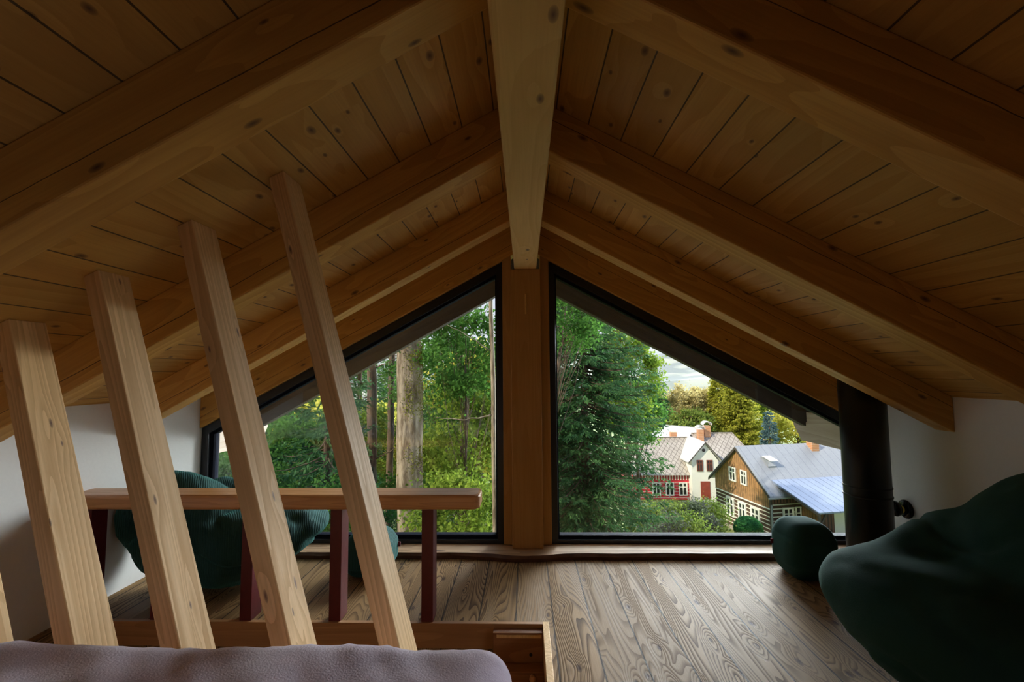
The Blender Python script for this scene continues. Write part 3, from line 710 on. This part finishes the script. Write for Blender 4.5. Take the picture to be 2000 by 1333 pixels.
trunk_tree(760, 15, 765, 12, 'thin brown trunk just left of and behind the beech', 'dark', 'woodland_tree', br=((760, 700, 700, 690, .02, 0),))
trunk_tree(545, 14, 540, 14, 'dark trunk behind the left end of the left window', 'dark', 'woodland_tree')
trunk_tree(893, 17, 900, 12, 'distant thin trunk right of the beech', 'dark', 'woodland_tree', br=((893, 700, 960, 600, .03, 0), (893, 690, 850, 600, .03, 0)))
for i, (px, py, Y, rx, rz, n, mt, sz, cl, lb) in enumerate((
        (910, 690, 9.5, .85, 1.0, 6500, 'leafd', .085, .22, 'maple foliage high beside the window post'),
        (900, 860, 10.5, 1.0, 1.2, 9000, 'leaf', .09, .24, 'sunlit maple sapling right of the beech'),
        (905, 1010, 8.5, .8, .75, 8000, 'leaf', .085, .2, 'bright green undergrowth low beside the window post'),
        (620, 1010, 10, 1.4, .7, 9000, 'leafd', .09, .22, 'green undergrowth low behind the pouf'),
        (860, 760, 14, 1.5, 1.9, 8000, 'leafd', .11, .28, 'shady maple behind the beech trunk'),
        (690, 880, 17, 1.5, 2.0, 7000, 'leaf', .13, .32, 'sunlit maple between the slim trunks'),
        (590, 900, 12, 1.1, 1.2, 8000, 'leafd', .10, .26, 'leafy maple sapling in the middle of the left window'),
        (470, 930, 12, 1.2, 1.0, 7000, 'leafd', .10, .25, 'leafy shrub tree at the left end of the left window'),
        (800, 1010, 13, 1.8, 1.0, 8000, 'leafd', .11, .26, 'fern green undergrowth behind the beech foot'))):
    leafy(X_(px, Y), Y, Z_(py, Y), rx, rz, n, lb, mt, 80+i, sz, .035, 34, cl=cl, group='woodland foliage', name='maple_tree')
for i, (px, Y, H, Rb, lb) in enumerate(((640, 11, 12, 1.5, 'spruce with hanging twigs beside the slanted posts'), (545, 16, 15, 2.3, 'spruce deeper in the wood on the left'), (700, 20, 17, 2.0, 'spruce behind the slim dark trunk'), (860, 21, 18, 2.1, 'spruce in shade right of the beech'), (780, 25, 18, 2.4, 'spruce hidden behind the beech trunk'), (440, 15, 12, 1.8, 'spruce at the far left of the window'))):
    conifer(X_(px, Y), Y, H, Rb, lb, 'spruce', seed=100+i, step=.36, nb=8, tl=.45, wd=.026, tr=.12, ztop=.85, group='woodland spruces')
for i, (px, Y, py, rx, rz, mt, lb) in enumerate(((575, 21, 850, 1.6, 1.5, 'yellow', 'small glowing yellow tree between the left spruces'), (935, 20, 760, 1.3, 1.6, 'yellow', 'small yellow green tree near the post'), (745, 22, 880, 1.2, 2.0, 'yellow', 'yellow tree just left of the beech'), (600, 30, 880, 3.6, 3.6, 'yellow', 'glowing yellow tree far behind the left spruces'), (720, 34, 900, 3.4, 4, 'yellow', 'yellow tree far behind the slim trunk'), (850, 32, 880, 3.6, 4.6, 'leaf', 'light green tree far behind the beech'), (940, 30, 800, 3, 4.2, 'yellow', 'yellow green tree far behind the window post'),
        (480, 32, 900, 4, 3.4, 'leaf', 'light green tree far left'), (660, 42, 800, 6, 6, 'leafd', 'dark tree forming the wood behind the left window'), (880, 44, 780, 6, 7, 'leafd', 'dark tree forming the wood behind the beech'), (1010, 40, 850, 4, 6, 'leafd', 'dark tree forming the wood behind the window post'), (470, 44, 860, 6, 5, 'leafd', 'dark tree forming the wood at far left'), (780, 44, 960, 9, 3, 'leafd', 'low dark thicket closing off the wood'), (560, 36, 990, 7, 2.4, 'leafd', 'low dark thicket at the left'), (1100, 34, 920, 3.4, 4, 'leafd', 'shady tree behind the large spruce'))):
    leafy(X_(px, Y), Y, Z_(py, Y), rx, rz, 9000, lb, mt, 120+i, .24, .16, 60, cl=.55, group='trees at the back of the wood')

# ------------------------------------------------------------------ houses
def stripes(name, c1, c2, pitch, frac, axis=2, rough=.8, var=.3, off=0.):
    s = NT(name); p = s.obj(); x = s.n('SeparateXYZ', {0: p}).outputs[axis]
    f = s.math('FRACT', s.math('ADD', s.math('DIVIDE', x, pitch), off)); m = s.math('LESS_THAN', f, frac)
    nz = s.noise(s.vmul(p, (2, 2, 2)), 2., 4); a = s.mix(nz, tuple(v*(1-var) for v in c1[:3])+(1,), tuple(v*(1+var) for v in c1[:3])+(1,))
    b_ = s.bsdf(s.mix(m, a, c2), rough); s.set(b_, 'Normal', s.bump(m, .4, .02)); return s.m
def slate_mat():
    s = NT('slate_diamonds'); x = s.n('SeparateXYZ', {0: s.obj()}).outputs
    u = s.math('ADD', x[0], s.math('MULTIPLY', x[2], 1.1)); v = s.math('SUBTRACT', x[0], s.math('MULTIPLY', x[2], 1.1))
    fu = s.math('LESS_THAN', s.math('FRACT', s.math('DIVIDE', u, .52)), .14); fv = s.math('LESS_THAN', s.math('FRACT', s.math('DIVIDE', v, .52)), .14)
    nz = s.noise(s.obj(), .9, 5); c = s.mix(nz, (.34, .30, .27, 1), (.60, .55, .50, 1)); c = s.mix(s.math('MULTIPLY', s.math('MAXIMUM', fu, fv), .75), c, (.13, .11, .10, 1))
    s.bsdf(c, .8); return s.m
H_ = dict(
    boards=stripes('brown_boards', (.36, .19, .085, 1), (.05, .03, .02, 1), .22, .14, 1, var=.6), logs=stripes('log_wall', (.085, .042, .028, 1), (.78, .74, .66, 1), .27, .26, 2),
    redlogs=stripes('red_log_wall', (.62, .035, .055, 1), (.80, .62, .60, 1), .30, .17, 2, var=.15), redslat=stripes('red_slats', (.35, .03, .03, 1), (.75, .62, .55, 1), .28, .4, 0),
    metal=stripes('grey_standing_seam', (.34, .36, .42, 1), (.20, .22, .28, 1), .62, .05, 0, .85, .12), blue=stripes('blue_standing_seam', (.22, .27, .40, 1), (.07, .10, .17, 1), .55, .09, 0, .85, .08),
    white=plain('white_render', (.80, .79, .76, 1), .8, .04, 2), wmetal=plain('white_painted_metal_roof', (.60, .60, .61, 1), .8, .05, 1.5), slate=slate_mat(), brick=stripes('orange_brick', (.55, .24, .10, 1), (.60, .50, .42, 1), .12, .2, 2),
    slats=stripes('dark_slats', (.16, .07, .05, 1), (.03, .02, .015, 1), .24, .4, 0), dark=plain('dark_opening', (.03, .03, .035, 1), .15, .1, 5), frame=plain('white_window_paint', (.85, .85, .83, 1), .6, .02, 5), brown=plain('brown_paint', (.20, .05, .025, 1), .6, .2, 5), door=plain('red_brown_door', (.30, .05, .03, 1), .6, .25, 4), fascia=plain('dark_fascia', (.07, .055, .05, 1), .7, .2, 4), stone=plain('stone_plinth', (.42, .37, .31, 1), .9, .3, 3, .4), lead=plain('zinc', (.30, .32, .36, 1), .4, .1, 3))

# --- brown log house, local frame: x along the ridge (away to the right), y to the back left, z up
REFX[0] = 1350
gz = -12.1+CAMZ
hb = empty('log_house', (15.947, 35.187, gz), 'brown half-boarded log house with white chinking and a grey metal roof', 'house', rz=R(11.64))
def hpart(name, fn, mat, parent=hb, bevel=0):
    bm = bmesh.new(); fn(bm); return obj(name, bm, mat, parent, world=False, bevel=bevel)
hpart('plinth', lambda b: box(b, -.05, 14.05, -3.05, 3.05, -1.0, .35), H_['stone'])
hpart('log_wall', lambda b: box(b, 0, 14, -3, 3, .35, 2.75), H_['logs'])
hpart('boarded_gable', lambda b: prism(b, [(-.04, -3.02, 2.75), (-.04, 3.02, 2.75), (-.04, 3.02, 3.80), (-.04, .1, 6.30), (-.04, -3.02, 3.70)], (14.0, 0, 0)), H_['boards'])
def roof_(b):
    for pr_ in ([(-.25, .1, 6.52), (-.25, 3.6, 3.52), (-.25, 3.6, 3.38), (-.25, .1, 6.36)], [(-.25, .1, 6.52), (-.25, .1, 6.36), (-.25, -3.35, 3.52), (-.25, -3.35, 3.68)]): prism(b, pr_, (15, 0, 0))
hpart('roof', roof_, H_['metal'])
def verge(b):
    for pr_ in ([(-.28, .1, 6.44), (-.28, 3.62, 3.44), (-.28, 3.62, 3.26), (-.28, .1, 6.24)], [(-.28, .1, 6.44), (-.28, .1, 6.24), (-.28, -3.37, 3.42), (-.28, -3.37, 3.58)]): prism(b, pr_, (.10, 0, 0))
hpart('verge_board', verge, H_['fascia'])
hpart('trim_band', lambda b: box(b, -.08, 0, -3.03, 3.03, 2.71, 2.79), H_['frame'])
def win(parent, c, w, h, fmat, nx='x', cols=2, rows=3, name='window'):
    """small casement standing proud of a wall facing -x or -y in the local frame"""
    x, y, z = c
    def bx(b, u0, u1, z0, z1, d0, d1):
        if nx == 'x': box(b, x-d1, x-d0, y+u0, y+u1, z+z0, z+z1)
        else: box(b, x+u0, x+u1, y-d1, y-d0, z+z0, z+z1)
    bm = bmesh.new(); f = .14*w
    bx(bm, -w/2, -w/2+f, 0, h, 0, .08); bx(bm, w/2-f, w/2, 0, h, 0, .08); bx(bm, -w/2+f, w/2-f, 0, f*.9, 0, .08); bx(bm, -w/2+f, w/2-f, h-f*.9, h, 0, .08)
    for k in range(1, cols): u = -w/2+f+(w-2*f)*k/cols; bx(bm, u-.05*w, u+.05*w, f*.9, h-f*.9, 0, .07)
    bx(bm, -w/2+f, w/2-f, h*.62, h*.62+.06*h, 0, .065)
    fr = obj(name, bm, fmat, parent, world=False)
    bm = bmesh.new(); bx(bm, -w/2+f*.9, w/2-f*.9, f*.8, h-f*.8, .005, .03); g = obj('pane', bm, H_['dark'], fr, world=False); return fr
def yloc(px):    # where a sight line at px meets the gable, as local y
    A = np.array([16.550, 32.259]); wv = np.array([-1.206, 5.855]); d = ray(px, 950)[:2]; M2 = np.array([[d[0], -wv[0]], [d[1], -wv[1]]])
    return -2.99+5.98*float(np.linalg.solve(M2, A-CP[:2])[1])
for a, b_ in ((1418, 1433), (1441, 1456), (1465, 1482)): win(hb, (0, yloc((a+b_)/2), 1.05), abs(yloc(b_)-yloc(a)), 1.38, H_['frame'])
for a, b_ in ((1427, 1440), (1449, 1461)): win(hb, (-.05, yloc((a+b_)/2), 3.78), abs(yloc(b_)-yloc(a)), 1.05, H_['frame'])
# roof window, open
def on_roof(x, s, h=0):   # s: distance down the near slope from the ridge
    n = Vector((0, -.636, .772)); d = Vector((0, -.772, -.636)); q = Vector((x, .1, 6.52))+d*s+n*h; return q
def rw(b, x0, x1, s0, s1, h0, h1, lift=0):
    P = [on_roof(x0, s0, h0), on_roof(x1, s0, h0), on_roof(x1, s1, h0+lift), on_roof(x0, s1, h0+lift), on_roof(x0, s0, h1), on_roof(x1, s0, h1), on_roof(x1, s1, h1+lift), on_roof(x0, s1, h1+lift)]; hexa(b, P)
sk = hpart('roof_window', lambda b: rw(b, 1.15, 1.85, 1.15, 2.1, 0, .12), H_['lead'])
bm = bmesh.new(); rw(bm, 1.2, 1.8, 1.2, 2.0, .14, .19, .38); obj('open_sash', bm, H_['frame'], sk, world=False)
hpart('chimney', lambda b: box(b, 5.8, 6.4, -.55, -.0, 5.3, 6.75), H_['brick'])
hpart('gutter', lambda b: box(b, -.4, 14.5, -3.46, -3.35, 3.50, 3.60), H_['lead'])
hpart('downpipe', lambda b: box(b, -.06, .02, -3.22, -3.12, .0, 3.05), H_['lead'])
# side wing
hpart('porch_room', lambda b: box(b, 2.4, 14, -4.8, -3, -.9, 3.62), H_['boards'])
hpart('upper_logs', lambda b: box(b, .02, 2.4, -3.04, -3.0, 2.6, 3.12), H_['logs'])
hpart('eave_band', lambda b: box(b, .02, 2.4, -3.08, -3.0, 3.12, 3.62), H_['slats'])
hpart('corner_post', lambda b: box(b, -.05, .10, -3.10, -2.98, .3, 3.5), H_['fascia'])
def wr_(b): prism(b, [(.7, -2.35, 4.52), (.7, -6.3, 3.42), (.7, -6.3, 3.32), (.7, -2.35, 4.36)], (14, 0, 0))
hpart('side_wing_roof', wr_, H_['blue'])
hpart('side_wing_fascia', lambda b: prism(b, [(.66, -3.3, 4.16), (.66, -6.32, 3.34), (.66, -6.32, 3.20), (.66, -3.3, 4.02)], (.08, 0, 0)), H_['fascia'])
hpart('rendered_wall', lambda b: box(b, 3.15, 14, -4.87, -4.8, -.9, 3.4), H_['white'])
hpart('porch_boards', lambda b: box(b, 2.38, 3.15, -4.86, -4.8, -.9, 3.4), H_['slats'])
hpart('porch_post', lambda b: box(b, 1.0, 1.13, -5.95, -5.82, -.9, 3.36), H_['fascia'])
hpart('brace', lambda b: hexa(b, [(1.1, -5.93, 2.5), (1.2, -5.93, 2.5), (1.2, -5.84, 2.5), (1.1, -5.84, 2.5), (1.6, -5.93, 3.3), (1.75, -5.93, 3.3), (1.75, -5.84, 3.3), (1.6, -5.84, 3.3)]), H_['fascia'])
hpart('porch_beam', lambda b: box(b, .9, 14, -5.95, -5.82, 3.24, 3.38), H_['fascia'])
win(hb, (1.32, -3.04, 1.6), .85, 1.2, H_['frame'], 'y')
win(hb, (2.1, -3.04, 1.6), .42, 1.2, H_['frame'], 'y', cols=1)

# --- white and red house, world-aligned local frame
D = 48.
w0 = Vector((X_(1376, 47.5), 47.5, Z_(990, 47.5))); hw = empty('white_and_red_house', tuple(w0), 'white gabled house with a red log wing and diamond slate roofs', 'house')
def wp(px, py, Y): return Vector((X_(px, Y), Y, Z_(py, Y)))-w0
def hp2(name, fn, mat, parent=hw): return hpart(name, fn, mat, parent)
zb = -.6
rx0, rx1 = X_(1236, 48)-w0.x, X_(1352, 48)-w0.x; ye = .5
ze = Z_(929, 48)-w0.z; zr = Z_(856, 52)-w0.z
hp2('red_log_wall', lambda b: box(b, rx0+.3, rx1, .9, 8, zb, ze), H_['redlogs'])
hp2('red_slat_band', lambda b: box(b, rx0+.3, rx1, .84, .9, ze-.55, ze-.05), H_['redslat'])
def sl_left(b):
    A = [(rx0, ye, ze), (rx1+1.0, ye, ze), (rx1+1.0, 4.5, zr), (rx0+2.9, 4.5, zr)]; prism(b, A, (0, .12, .14))
    A = [(rx0, 8.6, ze), (rx1+1.0, 8.6, ze), (rx1+1.0, 4.5, zr), (rx0+2.9, 4.5, zr)]; prism(b, A, (0, -.12, .14))
    prism(b, [(rx0, ye, ze), (rx0, 8.6, ze), (rx0+2.9, 4.5, zr)], (.1, 0, .14))
hp2('slate_roof', sl_left, H_['slate'])
zp = Z_(863, 47.5)-w0.z; zeb = Z_(899, 47.5)-w0.z
hp2('white_gable', lambda b: prism(b, [(-1.35, 0, zb), (1.35, 0, zb), (1.35, 0, zeb-.1), (0, 0, zp-.16), (-1.35, 0, zeb-.1)], (0, 6, 0)), H_['white'])
def bayroof(b):
    prism(b, [(0, -.3, zp), (-1.75, -.3, zeb-.18), (-1.75, -.3, zeb-.28), (0, -.3, zp-.12)], (0, 5, 0)); prism(b, [(0, -.3, zp), (0, -.3, zp-.12), (1.75, -.3, zeb-.28), (1.75, -.3, zeb-.18)], (0, 5, 0))
hp2('porch_roof', bayroof, H_['wmetal'])
def bv(b):
    prism(b, [(0, -.36, zp+.0), (-1.78, -.36, zeb-.2), (-1.78, -.36, zeb-.3), (0, -.36, zp-.12)], (0, .06, 0)); prism(b, [(0, -.36, zp), (0, -.36, zp-.12), (1.78, -.36, zeb-.3), (1.78, -.36, zeb-.2)], (0, .06, 0))
hp2('gable_verge', bv, H_['fascia'])
ze2 = ze+.6
hp2('white_side_wall', lambda b: box(b, 1.2, 5.6, 1.2, 8, zb, ze2+.1), H_['white'])
def sl_right(b):
    x0, x1 = .3, X_(1432, 52)-w0.x; zr2 = Z_(848, 52)-w0.z
    prism(b, [(x0, .8, ze2), (x1+1.6, .8, ze2), (x1, 4.5, zr2), (x0, 4.5, zr2)], (0, .12, .14)); prism(b, [(x1+1.6, .8, ze2), (x1+1.6, 8.4, ze2), (x1, 4.5, zr2)], (-.1, 0, .14)); prism(b, [(x0, 8.4, ze2), (x1+1.6, 8.4, ze2), (x1, 4.5, zr2), (x0, 4.5, zr2)], (0, -.12, .14))
hp2('right_slate_roof', sl_right, H_['slate'])
def up_roof(b):
    a = wp(1303, 832, 57); c = wp(1372, 838, 57); l = wp(1268, 862, 53.5); r_ = wp(1388, 862, 53.5)
    prism(b, [tuple(l), tuple(r_), tuple(c), tuple(a)], (0, .1, .12)); l2 = l+Vector((0, 7, 0)); r2 = r_+Vector((0, 7, 0)); prism(b, [tuple(l2), tuple(r2), tuple(c), tuple(a)], (0, -.1, .12)); prism(b, [tuple(l), tuple(l2), tuple(a)], (.1, 0, .1))
hp2('upper_white_roof', up_roof, H_['wmetal'])
def wall_up(b): l = wp(1268, 862, 53.5); r_ = wp(1388, 862, 53.5); box(b, l.x+.3, r_.x-.3, l.y+.4, l.y+6.6, zb, l.z+.05)
hp2('rear_wall', wall_up, H_['white'])
for px, w_, top, bot, Y, capped in ((1316, 11, 844, 862, 53.2, 0), (1369, 10, 840, 862, 51.2, 1), (1382, 11, 832, 858, 51.8, 1)):
    c = wp(px, bot, Y); t_ = wp(px, top, Y); hwid = w_/F*Y/2
    ch = hp2('chimney', lambda b: box(b, c.x-hwid, c.x+hwid, c.y-.25, c.y+.35, c.z-1, t_.z), H_['brick'])
    if capped:
        def cap(b):
            prof = [(c.x+hwid*1.5*math.cos(a), c.y-.35, t_.z+.15+hwid*1.1*math.sin(a)) for a in np.linspace(.0, math.pi, 10)]; prof2 = [(p[0]*.98+c.x*.02, p[1], p[2]-.08) for p in prof[::-1]]; prism(b, prof+prof2, (0, .9, 0))
        bm = bmesh.new(); cap(bm); obj('chimney_cap', bm, H_['wmetal'], ch, world=False)
def xw(px, Y): return X_(px, Y)-w0.x
for a, b_ in ((1272, 1288), (1298, 1314), (1324, 1340)): win(hw, (xw((a+b_)/2, 48.3), .86, Z_(969, 48.3)-w0.z), (b_-a)/F*48.3, 25/F*48.3, H_['frame'], 'y')
for a, b_ in ((1360, 1371), (1379, 1390)): win(hw, (xw((a+b_)/2, 47.5), 0, Z_(921, 47.5)-w0.z), (b_-a)/F*47.5, 21/F*47.5, H_['brown'], 'y')
bm = bmesh.new(); lathe(bm, [(.17, -.03), (.17, .05)], (xw(1374, 47.5), -.02, Z_(880, 47.5)-w0.z), 'Y', 20); obj('round_vent', bm, H_['dark'], hw, world=False)
hp2('front_door', lambda b: box(b, xw(1366, 47.5), xw(1384, 47.5), -.06, .02, Z_(976, 47.5)-w0.z, Z_(941, 47.5)-w0.z), H_['door'])
# wooden utility post and a far chimney stay simple
ct = empty('far_chimney', (X_(1494, 60), 60, Z_(905, 60)), 'small white chimney poking up behind the metal roof ridge', 'chimney')
bm = bmesh.new(); c = ct.location; box(bm, c.x-.3, c.x+.3, 59.7, 60.3, ground(30, 60), Z_(862, 60)); obj('stack', bm, H_['white'], ct)
bm = bmesh.new(); box(bm, c.x-.4, c.x+.4, 59.6, 60.4, Z_(862, 60), Z_(860, 60)); obj('cap', bm, H_['brick'], ct)
